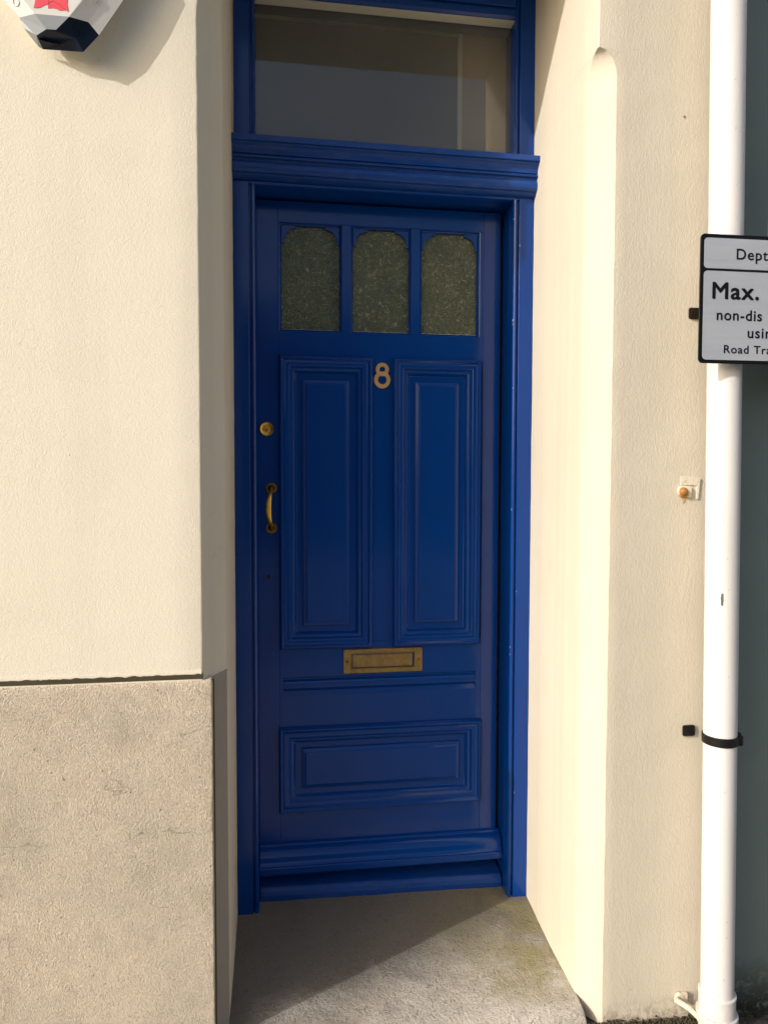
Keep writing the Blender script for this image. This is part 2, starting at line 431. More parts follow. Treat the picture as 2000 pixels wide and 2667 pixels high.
pl.done('plinth', M_plinth, house, smooth=True, autosm=35, label='stained and cracked bare cement plinth')
# dark open joint between the plinth's ledge and the painted render: a ragged lip of render above a shadow gap
mb = MB()
xs = [-5]+[-1.2+.006*i for i in range(192)]
top, bot, out_, = [], [], []
for x in xs:
    e = .9388+.0026*noise.noise(Vector((x*55, 0, 0)))+.0016*noise.noise(Vector((x*160, 3, 0)))
    top.append((x, YW-.0004, e+.012)); out_.append((x, YW-.0016, e+.003)); bot.append((x, YW-.0010, e))
n = len(xs)
mb.add(top+out_+bot+[(p[0], YW+.02, p[2]) for p in bot], [(k*n+i, k*n+i+1, (k+1)*n+i+1, (k+1)*n+i) for k in range(3) for i in range(n-1)])
mb.done('render_lip', M_front, house, smooth=True)
# bare grey cement on the chamfer between the plinth's side and the yellow reveal
rings = []
for z in zs_list(-.1, .925, .01):
    e = .0045*noise.noise(Vector((z*12, 9, 0)))+.002*noise.noise(Vector((z*60, 2, 0)))
    rings.append([(-.0306, -.424, z), (-.0255, -.4135, z), (-.014, -.4025+wob(1, z, .002, 30), z), (.0012, -.3850+e, z), (.0004, -.3800+e, z)])
rings += [[(p[0]-.006*0, p[1], .925+.010*(i/4)) for i, p in enumerate(rings[-1])]]
n = 5
mb = MB(); mb.add([q for r in rings for q in r], [(k*n+i, k*n+i+1, (k+1)*n+i+1, (k+1)*n+i) for k in range(len(rings)-1) for i in range(n-1)])
mb.add([rings[-1][0], rings[-1][1], rings[-1][2], rings[-1][3], rings[-1][4], (-.0306, -.395, .93)], [(0, 1, 2, 3, 4, 5)])
mb.done('cement_patch', M_grey, house, smooth=True, autosm=40)
mb = MB(); mb.prism([(-.0310, -.4262), (-.0296, -.4232), (-.0272, -.4175), (-.0262, -.4120), (-.0310, -.405)], -.1, .922, lambda p, a: (p[0]+wob(a, 1, .0010, 40), p[1]-.0012, a)); mb.done('open_joint', M_dirt, house)
mb = MB(); mb.box(-5, -.0500, YW-.0012, YW+.006, .9285, .9415); mb.done('open_joint', M_dirt, house)
# moss and grit in the foot of the joint
# doorstep: sloping worn slab with rounded nose
def stepz(x, y): return .0734-.0197*x+.111*y
rings = []
prof = [(.06, 0)]+[(-.02*i, 0) for i in range(0, 21)]+[(-.415, -.0005), (-.430, -.0025), (-.442, -.007), (-.450, -.014), (-.4535, -.022), (-.452, -.030), (-.446, -.036), (-.425, -.038), (-.425, -.16)]
xs = [-.30+.0204*i for i in range(60)]
xs = [x for x in xs if x < XR-.008]+[XR-.004, XR+.0015, XR+.003]
for x in xs:
    endr = 0 if x < XR-.002 else (.004 if x > XR+.002 else .001)
    rings.append([(x, y+wob(x, y, .0018, 14)*(1 if y < -.4 else 0), stepz(x, y)+dz-endr+.0016*noise.noise(Vector((x*10, y*10, 0)))+.0009*noise.noise(Vector((x*45, y*45, dz*30)))) for y, dz in prof])
mb = MB(); mb.rings(rings, False, (True, True))
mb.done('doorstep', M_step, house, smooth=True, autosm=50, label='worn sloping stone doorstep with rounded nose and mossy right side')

# door frame -------------------------------------------------------------
FR = MB()
YD = .10
# jamb faces (left and right), stacked profile: face, quirk groove, bead, lining back to the door
def jamb(x0, sgn, z0, z1):
    P = [(0, .0), (.0445, .0), (.0462, .0015), (.0470, .010), (.0515, .010), (.0525, .003), (.0545, .0005), (.0585, .0003), (.0618, .0025), (.0640, .0065), (.0640, .052), (.0605, .054), (.0605, .14), (0, .14)]
    return [(x0+sgn*a, b) for a, b in P]
def sweep_jamb(x0, sgn, zb, zt):
    poly = jamb(x0, sgn, 0, 0)
    MBj = MB(); MBj.prism(poly, zb, zt, lambda p, a: (p[0], p[1], a)); return MBj
fr = thing  # (frame is a part of the house)
jl = sweep_jamb(.0006, 1, stepz(0, 0)-.006, 2.2755); jr = sweep_jamb(XR-.0006, -1, stepz(XR, 0)-.006, 2.2755)
# head moulding under the cornice, mitred with the jamb beads
head = MB(); P = [(0, .010), (.0045, .010), (.0055, .003), (.0075, .0005), (.0115, .0003), (.0148, .0025), (.017, .0065), (.017, .052), (.0135, .054), (.0135, .14), (-.012, .14), (-.012, .0105)]
head.prism(P, .0472, XR-.0472, lambda p, a: (a, p[1], 2.2885-p[0]-.0040))
jl.add(jr.v, jr.f); jl.add(head.v, head.f)
# threshold sill below the door
mbS = MB(); mbS.prism([(.14, .05), (.055, .05), (.052, .062), (.052, .085), (.056, .098), (.066, .108), (.14, .125)], .0650, XR-.065, lambda p, a: (a, p[0], p[1]+.010-.0197*a))
frame = jl.done('door_frame', M_blue, house, bevel=.0007, segs=1, angle=40)
mbS.done('sill', M_bluedusty, frame, bevel=.004, segs=3)
frame.children[0].location = (0, 0, 0)

M_chip = flat('chipped_primer', (.34, .40, .47), .7)
for (x, z, a, b) in ((.8535, 1.9000, .0014, .0052), (.8540, 1.8880, .0010, .0030), (.8560, 1.6900, .0007, .0040), (.8545, .8720, .0008, .0026), (.8550, .8480, .0009, .0022), (.8540, 2.2100, .0008, .0040), (.8550, 1.3100, .0006, .0050), (.8725, 1.0500, .0006, .0030), (.8722, .4000, .0006, .0040), (.8726, 2.1300, .0007, .0050)):
    mb = MB(); mb.prism([(x+a*.7*math.cos(t)*(1+.4*math.sin(3*t)), z+b*.8*math.sin(t)*(1+.3*math.cos(2*t))) for t in [2*math.pi*i/10 for i in range(10)]], -.0012, .004, lambda p, y: (p[0], y+(.0010 if p[0] < .86 else 0), p[1]))
    k = mb.done('paint_chip', M_chip, frame); k.location = (0, 0, 0)

# cornice (transom moulding)
prof = [(.02, 2.3925), (-.050, 2.3890), (-.0515, 2.3875), (-.0515, 2.3735), (-.0500, 2.3720), (-.0450, 2.3712), (-.0450, 2.3665), (-.0435, 2.3655)]
for i in range(1, 6):
    a = math.pi/2*i/5; prof.append((-.0435+.0125*math.sin(a)*1.0, 2.3655-.018*(1-math.cos(a))-.004*i/5))
prof += [(-.0260, 2.3412), (-.0340, 2.3388), (-.0365, 2.3350), (-.0340, 2.3315), (-.0270, 2.3302), (-.0255, 2.3270), (-.0290, 2.3262)]
for i in range(0, 8):
    a = math.pi*(.12+.80*i/7); prof.append((-.0235-.0095*math.sin(a), 2.3080+.0165*math.cos(a)))
prof += [(-.0200, 2.2905), (-.0200, 2.2870), (-.0175, 2.2855), (-.0120, 2.2820), (-.006, 2.2800), (.004, 2.2790), (.02, 2.2790)]
mb = MB(); nx = 24
rings = []
for k in range(nx+1):
    x = .0012+(XR-.0024)*k/nx
    rings.append([(x, y+.0006*noise.noise(Vector((x*9, z*30, 0))), z-.0045*x/XR+.0006*noise.noise(Vector((x*6, z*9, 4)))) for y, z in prof])
mb.rings(rings, True, (True, True))
mb.done('cornice', M_bluedusty, frame, smooth=True, autosm=28); frame.children[-1].location = (0, 0, 0)

# fanlight frame and glass
mb = MB()
for x0, sg in ((.0045, 1), (XR-.0006, -1)):
    poly = [(x0+sg*a, b) for a, b in [(0, .004), (.0455, .004), (.047, .006), (.0475, .014), (.0525, .014), (.0535, .006), (.056, .0045), (.060, .006), (.0620, .012), (.0625, .046), (.0625, .10), (0, .10)]]
    mb.prism(poly, 2.383, LIN+.02, lambda p, a: (p[0], p[1], a))
zt = 2.812
mb.prism([(.0045, zt+.010), (.012, zt+.0045), (.046, zt+.003), (.10, zt+.003), (.10, LIN+.03), (.004, LIN+.03), (.004, zt+.038), (.013, zt+.037), (.013, zt+.030), (.0045, zt+.029)], .0669, XR-.0630, lambda p, a: (a, p[0], p[1]))
mb.prism([(.004, 2.385), (.004, 2.400), (.010, 2.404), (.046, 2.408), (.10, 2.408), (.10, 2.385)], .0669, XR-.0630, lambda p, a: (a, p[0], p[1]))
fan = mb.done('fanlight', M_blue, frame, bevel=.0007, segs=1, angle=40); fan.location = (0, 0, 0)
mb = MB(); mb.box(.0660, XR-.062, .050, .054, 2.4085, zt+.0035)
g = mb.done('fanlight_glass', M_glass, house)
mb = MB(); mb.box(.0672, XR-.0632, .0140, .0490, zt+.0008, zt+.0029); mb.done('pale_rail_strip', M_putty, house)  # pale strip along the underside of the fanlight's top rail
# sealant bead between frame and the left reveal above the cornice
mb = MB(); mb.prism([(0.0005, .004), (.0040, .0025), (.0050, .012), (.0005, .012)], 2.395, LIN, lambda p, a: (p[0], p[1], a)); mb.done('sealant_bead', M_sealant, house)
mb = MB(); mb.box(-.02, XR+.02, .148, .30, -.3, 2.385); mb.done('light_block_behind_door', M_grey, house)  # unseen slab added behind the door to stop light leaking through
# the hall seen through the fanlight: walls and ceiling, a brown panel and pale strips close behind the glass
mb = MB(); mb.box(-.5, 1.6, 1.9, 1.95, 1.0, 3.2); mb.box(-.5, 1.6, .28, 1.9, 3.05, 3.1); mb.box(-.55, -.5, .28, 1.95, 1.0, 3.1); mb.box(-.5, 1.6, .31, 1.9, .9, 1.0); mb.box(1.6, 1.65, .28, 1.95, 1.0, 3.1); mb.box(-.55, .0, .302, .32, 1.0, 3.1); mb.box(XR, 1.65, .302, .32, 1.0, 3.1); mb.box(-.02, XR+.02, .302, .32, .9, 2.3)
mb.done('hall_interior', M_insidegrey, house)
mb = MB(); mb.box(.715, .86, .115, .120, 2.39, 2.90); mb.done('hall_side_panel', M_inside, house)
mb = MB(); mb.box(.700, .7145, .108, .122, 2.39, 2.90); mb.box(.06, .70, .108, .122, 2.835, 2.90); mb.done('hall_pale_strips', M_insidestrip, house, bevel=.002)

# front door --------------------------------------------------------------
DX0, DX1, DZ0, DZ1 = .0585, .8410, .130, 2.262
WX = [(.1343, .3287), (.3572, .5509), (.5782, .7746)]; WZ = (1.8655, 2.1997)
PLx, PRx, PZ = (.1312, .4261), (.4915, .7823), (.8645, 1.7895)
LOx, LOz = (.1265, .7895), (.3370, .6133)
g_ = .0005
mb = MB(); y0, y1 = YD, YD+.045
sxL, sxR = .1312, .7860
mb.box(DX0, sxL-g_, y0, y1, DZ0, DZ1); mb.box(sxR+g_, DX1, y0, y1, DZ0, DZ1)                 # stiles
mb.box(sxL, sxR, y0, y1, WZ[1], DZ1)                                                        # top rail
mb.box(sxL, WX[0][0], y0, y1, WZ[0], WZ[1]-g_); mb.box(WX[2][1], sxR, y0, y1, WZ[0], WZ[1]-g_)
for a, b in ((WX[0][1], WX[1][0]), (WX[1][1], WX[2][0])): mb.box(a, b, y0+.0006, y1, WZ[0], WZ[1]-g_)    # glazing bars
mb.box(sxL, sxR, y0, y1, PZ[1]-.02, WZ[0]-g_*.4)                                            # middle rail
mb.box(PLx[1]-.02, PRx[0]+.02, y0+.0004, y1, PZ[0]+.02, PZ[1]-.0205)                        # centre stile
GZ = [(.7720, 0), (.7705, .0100), (.7650, .0080), (.7590, .0012), (.7540, -.0006), (.7430, -.0010), (.7375, 0), (.7360, .0110), (.7300, .0100), (.7170, .0015), (.7150, 0)]
mb.box(sxL, sxR, y0, y1, GZ[0][0], PZ[0]+.0195)
mb.box(sxL, .1410, y0, y1, GZ[-1][0], GZ[0][0]-.0003); mb.box(.7688, sxR, y0, y1, GZ[-1][0], GZ[0][0]-.0003)
mb.prism([(z, y0+o) for z, o in GZ]+[(.7150, y1), (.7720, y1)], .1411, .7687, lambda p, a: (a, p[1], p[0]-.0003))
mb.box(sxL, sxR, y0, y1, LOz[1]-.02, GZ[-1][0]-.0006)
mb.box(sxL, LOx[0]+.02, y0, y1, LOz[0]+.02, LOz[1]-.0205); mb.box(LOx[1]-.02, sxR, y0, y1, LOz[0]+.02, LOz[1]-.0205)
mb.box(sxL, sxR, y0, y1, DZ0, LOz[0]+.0195)
door = mb.done('front_door', M_blue, house, bevel=.0009, segs=2, angle=40, label='tall blue panelled front door with three obscured panes')
def dpart(o): o.location = (0, 0, 0); return o
BOL = [(0, .001), (0, -.0070), (.0042, -.0150), (.0060, -.0172), (.0090, -.0172), (.0150, -.0105), (.0158, -.0100), (.0162, -.0118), (.0195, -.0125), (.0250, -.0108), (.0300, -.0112), (.0325, -.0100), (.0385, -.0025), (.0410, -.0025), (.0440, -.0034), (.0462, -.0022), (.0525, .0060), (.0540, .0085), (.0732, .0100), (.0738, .0030), (.0838, -.0006), (.0868, -.0036), (.0880, -.0036)]
BOLs = BOL
for (x, z) in ((PLx, PZ), (PRx, PZ), (LOx, LOz)):
    p = mitred(x[0], x[1], z[0], z[1], BOL, YD)
    dpart(p.done('raised_panel', M_blue, door, smooth=True, autosm=22, bevel=.0006, segs=1, angle=35))
# glazed lights: bead, spandrel brackets, glass, putty
for (a, b) in WX:
    z0, z1 = WZ
    bead = mitred(a, b, z0, z1, [(0, .0), (.0015, .001), (.0035, .008), (.006, .0105), (.0075, .019), (.0075, .028)], YD)
    bead.f.pop()          # open in the middle
    zz, w_ = z1-.0073, .0073
    wi = bpy_w = dpart(bead.done('window', M_blue, door, smooth=True, autosm=20))
    for sg in (1, -1):
        ex = a+.0070 if sg > 0 else b-.0070
        pts = [(0, 0), (.046, 0), (.0455, -.0045), (.0430, -.0060)]
        for i in range(0, 11):
            t = math.pi/2*i/10; pts.append((.0075+.0355*(1-math.sin(t)), -.0085-.0400*(1-math.cos(t))))
        pts += [(.0070, -.0520), (.0030, -.0545), (0, -.0545)]
        s_ = MB(); s_.prism(pts, YD+.0095, YD+.0185, lambda p, y: (ex+sg*p[0], y, zz+p[1]+.0003))
        k = s_.done('corner_bracket', M_blue, wi, bevel=.0012, segs=2, angle=50); k.location = (0, 0, 0)
    s_ = MB(); s_.box(a+.006, b-.006, YD+.0205, YD+.0245, z0+.006, z1-.006)
    k = s_.done('obscured_glass', M_obscure, wi); k.location = (0, 0, 0)
    s_ = MB(); xs = [a+.0078+(b-a-.0156)*i/40 for i in range(41)]
    v = [];
    for x in xs:
        h = .0016+.0012*noise.noise(Vector((x*120, 0, 0))); v += [(x, YD+.0165, z0+.0076), (x, YD+.0203, z0+.0078+h)]
    s_.add(v, [(2*i, 2*i+2, 2*i+3, 2*i+1) for i in range(40)]); k = s_.done('putty_line', M_putty, wi); k.location = (0, 0, 0)
# weatherboard: a long ogee drip mould across the foot of the door
prof = [(YD+.001, .2415), (YD-.005, .2412), (YD-.0085, .2395), (YD-.0095, .2365), (YD-.0095, .2335), (YD-.0150, .2310), (YD-.0240, .2262), (YD-.0320, .2185), (YD-.0370, .2090), (YD-.0395, .1990), (YD-.0420, .1925), (YD-.0465, .1880), (YD-.0480, .1868), (YD-.0530, .1862), (YD-.0545, .1840), (YD-.0545, .1660), (YD-.048, .1640), (YD-.040, .1700), (YD+.001, .1700)]
mb = MB(); rings = []
for k in range(21):
    x = .0668+(XR-.0668*2)*k/20; rings.append([(x, y, z-.0045*x+.0005*noise.noise(Vector((x*8, z*20, 2)))) for y, z in prof])
mb.rings(rings, True, (True, True)); dpart(mb.done('weatherboard', M_blue, door, smooth=True, autosm=30))

# letterbox
def plate_ring(x0, x1, z0, z1, prof, y):
    rs = [[(x0+a, y+o, z0+b), (x1-a, y+o, z0+b), (x1-a, y+o, z1-b), (x0+a, y+o, z1-b)] for a, b, o in prof]
    return MB().rings(rs, True, (False, True))
lb = plate_ring(.3324, .5904, .7800, .8586, [(0, 0, .001), (0, 0, -.0030), (.0012, .0012, -.0045), (.0240, .0130, -.0045), (.0250, .0140, -.0062), (.0265, .0155, -.0062), (.0285, .0168, -.0020), (.0290, .0172, .0010)], YD)
lb.f.pop(); lbo = dpart(lb.done('letterbox', M_brass_old, door, label='tarnished brass letterbox'))
mb = plate_ring(.3628, .5580, .7978, .8405, [(0, 0, .004), (0, 0, .0004), (.0015, .0015, -.0012), (.004, .004, -.0016)], YD)
fl = mb.done('letterbox_flap', M_brass_old, lbo); fl.location = (0, 0, 0)
for sx_ in (.3445, .5783):
    mb = MB(); mb.lathe(sx_, .8193, [(.0042, YD-.0040), (.0040, YD-.0056), (.0026, YD-.0062), (.0003, YD-.0063)], 'y', 18); k = mb.done('screw', M_brass_dark, lbo, smooth=True); k.location = (0, 0, 0)

# house number
mb = MB()
def annulus(cz, ro, ri, h): 
    mb.lathe(.4565, cz, [(ri, YD+.001), (ri, YD-h+.0008), (ri+.0009, YD-h), (ro-.0009, YD-h), (ro, YD-h+.0008), (ro, YD+.001)], 'y', 56, 0, (False, False))
annulus(1.7200, .0268, .0138, .0050); annulus(1.7530, .0215, .0090, .0054)
dpart(mb.done('house_number', M_bronze, door, smooth=True, autosm=30, label='brass figure 8'))
# night latch
mb = MB(); mb.lathe(.0935, 1.5600, [(.0222, YD+.001), (.0222, YD-.003), (.0215, YD-.0060), (.0200, YD-.0075), (.0180, YD-.0072), (.0165, YD-.0050), (.0120, YD-.0042), (.0075, YD-.0042), (.0070, YD-.0060), (.0045, YD-.0062)], 'y', 48)
lt = dpart(mb.done('night_latch', M_brass, door, smooth=True, autosm=50))
mb = MB(); mb.lathe(.0935, 1.5575, [(.0024, YD-.0050), (.0024, YD-.0066), (.0005, YD-.0067)], 'y', 16); mb.box(.0927, .0943, YD-.0067, YD-.0060, 1.5530, 1.5575)
k = mb.done('keyhole', M_hole, lt); k.location = (0, 0, 0)
# pull handle
mb = MB(); rings = []
for i in range(33):
    t = i/32; z = 1.3720-.1170*t; b = math.sin(math.pi*t); bow = b**.75
    y = YD-.010-.036*bow; x = .1085-.0105*bow
    rx = .0034+.0058*b**.8; ry = .0034+.0020*b
    rings.append([(x+rx*math.cos(a), y+ry*math.sin(a), z+(.0*math.sin(a))) for a in [2*math.pi*j/20 for j in range(20)]])
mb.rings(rings)
ph = dpart(mb.done('pull_handle', M_brass, door, smooth=True))
for cz in (1.3760, 1.2510):
    s_ = MB(); s_.lathe(.1075, cz, [(.0182, YD+.001), (.0182, YD-.0022), (.0172, YD-.0036), (.0150, YD-.0030), (.0110, YD-.0036), (.0080, YD-.0060), (.0062, YD-.0110), (.0030, YD-.0150)], 'y', 40)
    k = s_.done('rose', M_brass_dark, ph, smooth=True, autosm=45); k.location = (0, 0, 0)
# painted-over keyhole plate
mb = mitred(.0830, .1130, 1.0780, 1.1130, [(0, .001), (0, -.0012), (.001, -.0020)], YD)
kp = dpart(mb.done('keyhole_plate', M_blue, door, bevel=.0005, segs=1))
mb = MB(); mb.lathe(.0975, 1.0965, [(.0068, YD-.0015), (.0066, YD-.0036), (.0052, YD-.0038), (.0048, YD-.0022), (.0002, YD-.0021)], 'y', 20)
k = mb.done('keyhole', M_hole, kp, smooth=True, autosm=40); k.location = (0, 0, 0)

# ================================================================ ALARM BOX
V = {'L':(-0.3812,-0.4514,2.3515), 'R':(-0.2886,-0.4834,2.3354), 'r1':(-0.2545,-0.4864,2.3725), 'l2':(-0.3883,-0.4594,2.3520), 'l1':(-0.4092,-0.4864,2.3730), 'l0':(-0.4181,-0.4864,2.3931), 'a':(-0.3845,-0.4914,2.3586), 'b':(-0.4143,-0.4934,2.3907), 'c':(-0.3581,-0.5034,2.3658), 'd':(-0.3386,-0.5034,2.3660), 'e':(-0.3800,-0.5084,2.3925), 'f':(-0.3102,-0.5084,2.3927), 'g':(-0.3020,-0.4914,2.3588), 'h':(-0.2745,-0.4944,2.3935), 'r2':(-0.2035,-0.4864,2.4507), 'r3':(-0.1669,-0.4864,2.5303), 'r4':(-0.1896,-0.4864,2.5864), 'r5':(-0.2171,-0.4864,2.6359), 'h2':(-0.2298,-0.4944,2.4609), 'h3':(-0.2025,-0.4944,2.5227), 'h4':(-0.2201,-0.4944,2.5772), 'h5':(-0.2434,-0.4944,2.6188), 'f2':(-0.2838,-0.5084,2.4288), 'f3':(-0.2540,-0.5084,2.4797), 'f4':(-0.2608,-0.5084,2.5507), 'f5':(-0.2731,-0.5034,2.5928), 'e2':(-0.4011,-0.5084,2.4174), 'e3':(-0.4323,-0.5084,2.4616), 'e4':(-0.4309,-0.5084,2.5323), 'e5':(-0.4165,-0.5034,2.5768), 'b2':(-0.4410,-0.4944,2.4225), 'b3':(-0.4788,-0.4944,2.4821), 'b4':(-0.4736,-0.4944,2.5496), 'b5':(-0.4498,-0.4944,2.5954), 'l02':(-0.4499,-0.4864,2.4268), 'l03':(-0.4968,-0.4864,2.4960), 'l04':(-0.4917,-0.4864,2.5534), 'l05':(-0.4677,-0.4864,2.6073)}
alarm = thing('alarm_box', 'white angular alarm box with dark blue foot and red emblem, high on the cream wall', 'alarm box', (-.333, YW, 2.45))
def poly(names, mat, name, parent, **k):
    idx = {}; vs = []; fs = []
    for fc in names:
        q = []
        for nme in fc:
            if nme not in idx:
                idx[nme] = len(vs); vs.append(V[nme] if isinstance(nme, str) else nme)
            q.append(idx[nme])
        fs.append(tuple(q))
    return mesh(name, vs, fs, mat, parent, **k)
cov = [('e', 'f', 'f2', 'f3', 'f4', 'f5', 'e5', 'e4', 'e3', 'e2'), ('f', 'h', 'h2', 'f2'), ('f2', 'h2', 'h3', 'f3'), ('f3', 'h3', 'h4', 'f4'), ('f4', 'h4', 'h5', 'f5'),
       ('h', 'r1', 'r2', 'h2'), ('h2', 'r2', 'r3', 'h3'), ('h3', 'r3', 'r4', 'h4'), ('h4', 'r4', 'r5', 'h5'),
       ('b', 'e', 'e2', 'b2'), ('b2', 'e2', 'e3', 'b3'), ('b3', 'e3', 'e4', 'b4'), ('b4', 'e4', 'e5', 'b5'),
       ('l0', 'b', 'b2', 'l02'), ('l02', 'b2', 'b3', 'l03'), ('l03', 'b3', 'b4', 'l04'), ('l04', 'b4', 'b5', 'l05'), ('l05', 'b5', 'e5', 'f5', 'h5', 'r5')]
poly(cov, M_whitecover, 'cover', alarm, bevel=.0012, segs=2, angle=8)
lens = poly([('b', 'e', 'c', 'a'), ('e', 'f', 'd', 'c'), ('l0', 'b', 'a', 'l1'), ('l1', 'a', 'L', 'l2')], M_lensglare, 'lens', alarm, label='faceted lens with sky glare painted pale grey', bevel=.0006, segs=1, angle=8)
poly([('a', 'c', 'd', 'g', 'L'), ('f', 'h', 'g', 'd'), ('h', 'r1', 'R', 'g'), ('L', 'g', 'R')], M_navy, 'foot', alarm, label='dark navy faceted foot', bevel=.0007, segs=1, angle=8)
# backing plate, a little smaller than the cover, against the wall
rim = ['L', 'R', 'r1', 'r2', 'r3', 'r4', 'r5', 'l05', 'l04', 'l03', 'l02', 'l0', 'l1', 'l2']
cx_, cz_ = -.333, 2.47
mb = MB(); rr = []
for s, y in ((.97, -.4800), (.93, -.470), (.78, -.462), (.76, YW+.002)):
    rr.append([((V[q][0]-cx_)*s+cx_, V[q][1] if y is None else y, (V[q][2]-cz_)*s+cz_) for q in rim])
mb.rings(rr, True, (False, True)); mb.done('backing_plate', M_whitecover, alarm)
def screw(x, y, z, nrm):
    rot = Vector(nrm).to_track_quat('Z', 'Y').to_matrix(); mb = MB()
    rs = []
    for r, h in ((.0080, -.001), (.0080, .0004), (.0068, .0008), (.0064, -.0006), (.0002, -.0006)):
        rs.append([Vector((x, y, z))+rot@Vector((r*math.cos(2*math.pi*i/24), r*math.sin(2*math.pi*i/24), h)) for i in range(24)])
    mb.rings(rs, True, (False, False)); mb.done('screw', M_whitecover, alarm, smooth=True, autosm=30)
def face_n(a, b, c):
    nn = (Vector(V[b])-Vector(V[a])).cross(Vector(V[c])-Vector(V[a])).normalized(); return nn if nn.y < 0 else -nn
for nm, u0, (fa, fb, fc, fd) in (('r', .5, ('f', 'h', 'h2', 'f2')), ('l', .5, ('b', 'e', 'e2', 'b2'))):
    P_ = sum((Vector(V[q]) for q in (fa, fb, fc, fd)), Vector())/4
    nn = face_n(fa, fb, fc); 
    P_ = P_+(Vector(V[fc])+Vector(V[fd])-Vector(V[fa])-Vector(V[fb]))*.20
    screw(*(P_+nn*.0006), nn)
# red emblem: a wavy-hemmed mark on the front facet, only its lower part reaches into the picture
ye = -.5092
pts = [(-0.3815, 2.4042), (-0.3745, 2.4046), (-0.3675, 2.4064), (-0.3615, 2.4106), (-0.3560, 2.4135), (-0.3535, 2.4136), (-0.3527, 2.4090), (-0.3523, 2.4056), (-0.3475, 2.4066), (-0.3415, 2.4076), (-0.3345, 2.4058), (-0.3285, 2.4036), (-0.3245, 2.4042), (-0.3175, 2.4052), (-0.3111, 2.4026), (-0.3123, 2.4110), (-0.3137, 2.4190), (-0.3125, 2.4290), (-0.3175, 2.4430), (-0.3315, 2.4560), (-0.3455, 2.4590), (-0.3595, 2.4550), (-0.3715, 2.4410), (-0.3770, 2.4270), (-0.3787, 2.4160)]
mb = MB(); mb.prism(pts, ye, ye+.0012, lambda p, y: (p[0], y, p[1]))
mb.done('emblem', M_red, alarm)
mb = MB()   # fold lines in the emblem
for ln in ([(-0.3520, 2.4135), (-0.3513, 2.4220), (-0.3485, 2.4310)], [(-0.3405, 2.4220), (-0.3275, 2.4135), (-0.3175, 2.4065)], [(-0.3515, 2.4155), (-0.3455, 2.4205), (-0.3405, 2.4220)]):
    for p, q in zip(ln, ln[1:]):
        d = (Vector(q)-Vector(p)).normalized(); nn = Vector((-d.y, d.x))*.0004
        mb.prism([Vector(p)+nn, Vector(q)+nn, Vector(q)-nn, Vector(p)-nn], ye-.0002, ye+.0004, lambda p, y: (p[0], y, p[1]))
mb.done('emblem_outline', flat('dark_red_line', (.25, .02, .03), .5), alarm)

# ================================================================ DRAINPIPE
PX = lambda z: 1.2245+(2.57-z)*.0121
PY, PR = -.505, .0405
pipe = thing('drainpipe', 'tall white round drainpipe at the corner of the cream house and the teal wall', 'drainpipe', (PX(0), PY, gz(1.25)))
def tube(r0, z0, z1, steps=2, prof=None, n=48):
    mb = MB(); rs = []
    pr = prof or [(r0, z0+(z1-z0)*i/steps) for i in range(steps+1)]
    for r, z in pr: rs.append([(PX(z)+r*math.cos(2*math.pi*i/n), PY+r*math.sin(2*math.pi*i/n), z) for i in range(n)])
    mb.rings(rs, True, (True, True)); return mb
tube(PR, -.2, 6.0, 6).done('pipe', M_pvc, pipe, smooth=True, autosm=60)
tube(0, 0, 0, prof=[(PR, .0705), (.0445, .0705), (.0462, .0695), (.0466, .067), (.0462, .0645), (.0450, .0635), (.0450, -.16)]).done('socket', M_pvc, pipe, smooth=True, autosm=40)
mb = tube(0, 0, 0, prof=[(.0452, .0175), (.0500, .0175), (.0512, .0165), (.0512, -.0080), (.0500, -.0090), (.0452, -.0090)])
# arm of the bracket sweeping up and left to its lug on the pier
arm = [(-.046, -.020, .004), (-.052, .004, .006), (-.060, .028, .010), (-.072, .046, .012), (-.080, .062, .012)]
rs = []
for i, (dx, dy, dz) in enumerate(arm):
    x = PX(0)+dx; y = PY+dy; rs.append([(x-.003, y, dz+.003), (x+.003, y+.002, dz+.0035), (x+.003, y+.002, dz-.0085), (x-.003, y, dz-.008)])
mb.done('bracket', M_pvc, pipe, smooth=True, autosm=35)
mb = MB(); mb.rings(rs); mb.done('bracket_arm', M_pier, pipe, smooth=True, autosm=35)
mb = MB(); mb.lathe(1.1935, .0060, [(.0125, YW+.013), (.0125, YW+.006), (.0110, YW+.0040), (.0040, YW+.0040), (.0030, YW+.0062), (.0002, YW+.0062)], 'y', 24)
mb.box(1.194, 1.215, YW+.0055, YW+.014, -.0055, .0165)
mb.done('bracket_lug', M_pier, pipe, smooth=True, autosm=35)
# black strap round the pipe with a pinched tail
zc = .7415
mb = tube(0, 0, 0, prof=[(PR+.0004, zc-.0115), (.0432, zc-.0115), (.0438, zc-.0108), (.0438, zc+.0108), (.0432, zc+.0115), (PR+.0004, zc+.0115)])
mb.box(PX(zc)+.036, PX(zc)+.0540, PY-.006, PY+.030, zc-.0100, zc+.0120)
mb.box(PX(zc)+.030, PX(zc)+.0448, PY-.029, PY-.010, zc-.0122, zc+.0122)
mb.done('strap', M_black, pipe, smooth=True, autosm=35, label='black strap round the pipe')
# chip of grey on the pipe
mb = MB(); pts = []
for i in range(22):
    t = 2*math.pi*i/22; r = 1+.35*noise.noise(Vector((math.cos(t)*2, math.sin(t)*2, 1)))
    a_ = math.radians(238)+math.cos(t)*.085*r; z = 1.105+math.sin(t)*.0165*r
    pts.append((PX(z)+(PR+.0003)*math.cos(a_), PY+(PR+.0003)*math.sin(a_), z))
mb.add(pts, [tuple(range(22))]); mb.done('paint_chip', flat('scuffed_grey', (.10, .11, .11), .8), pipe)

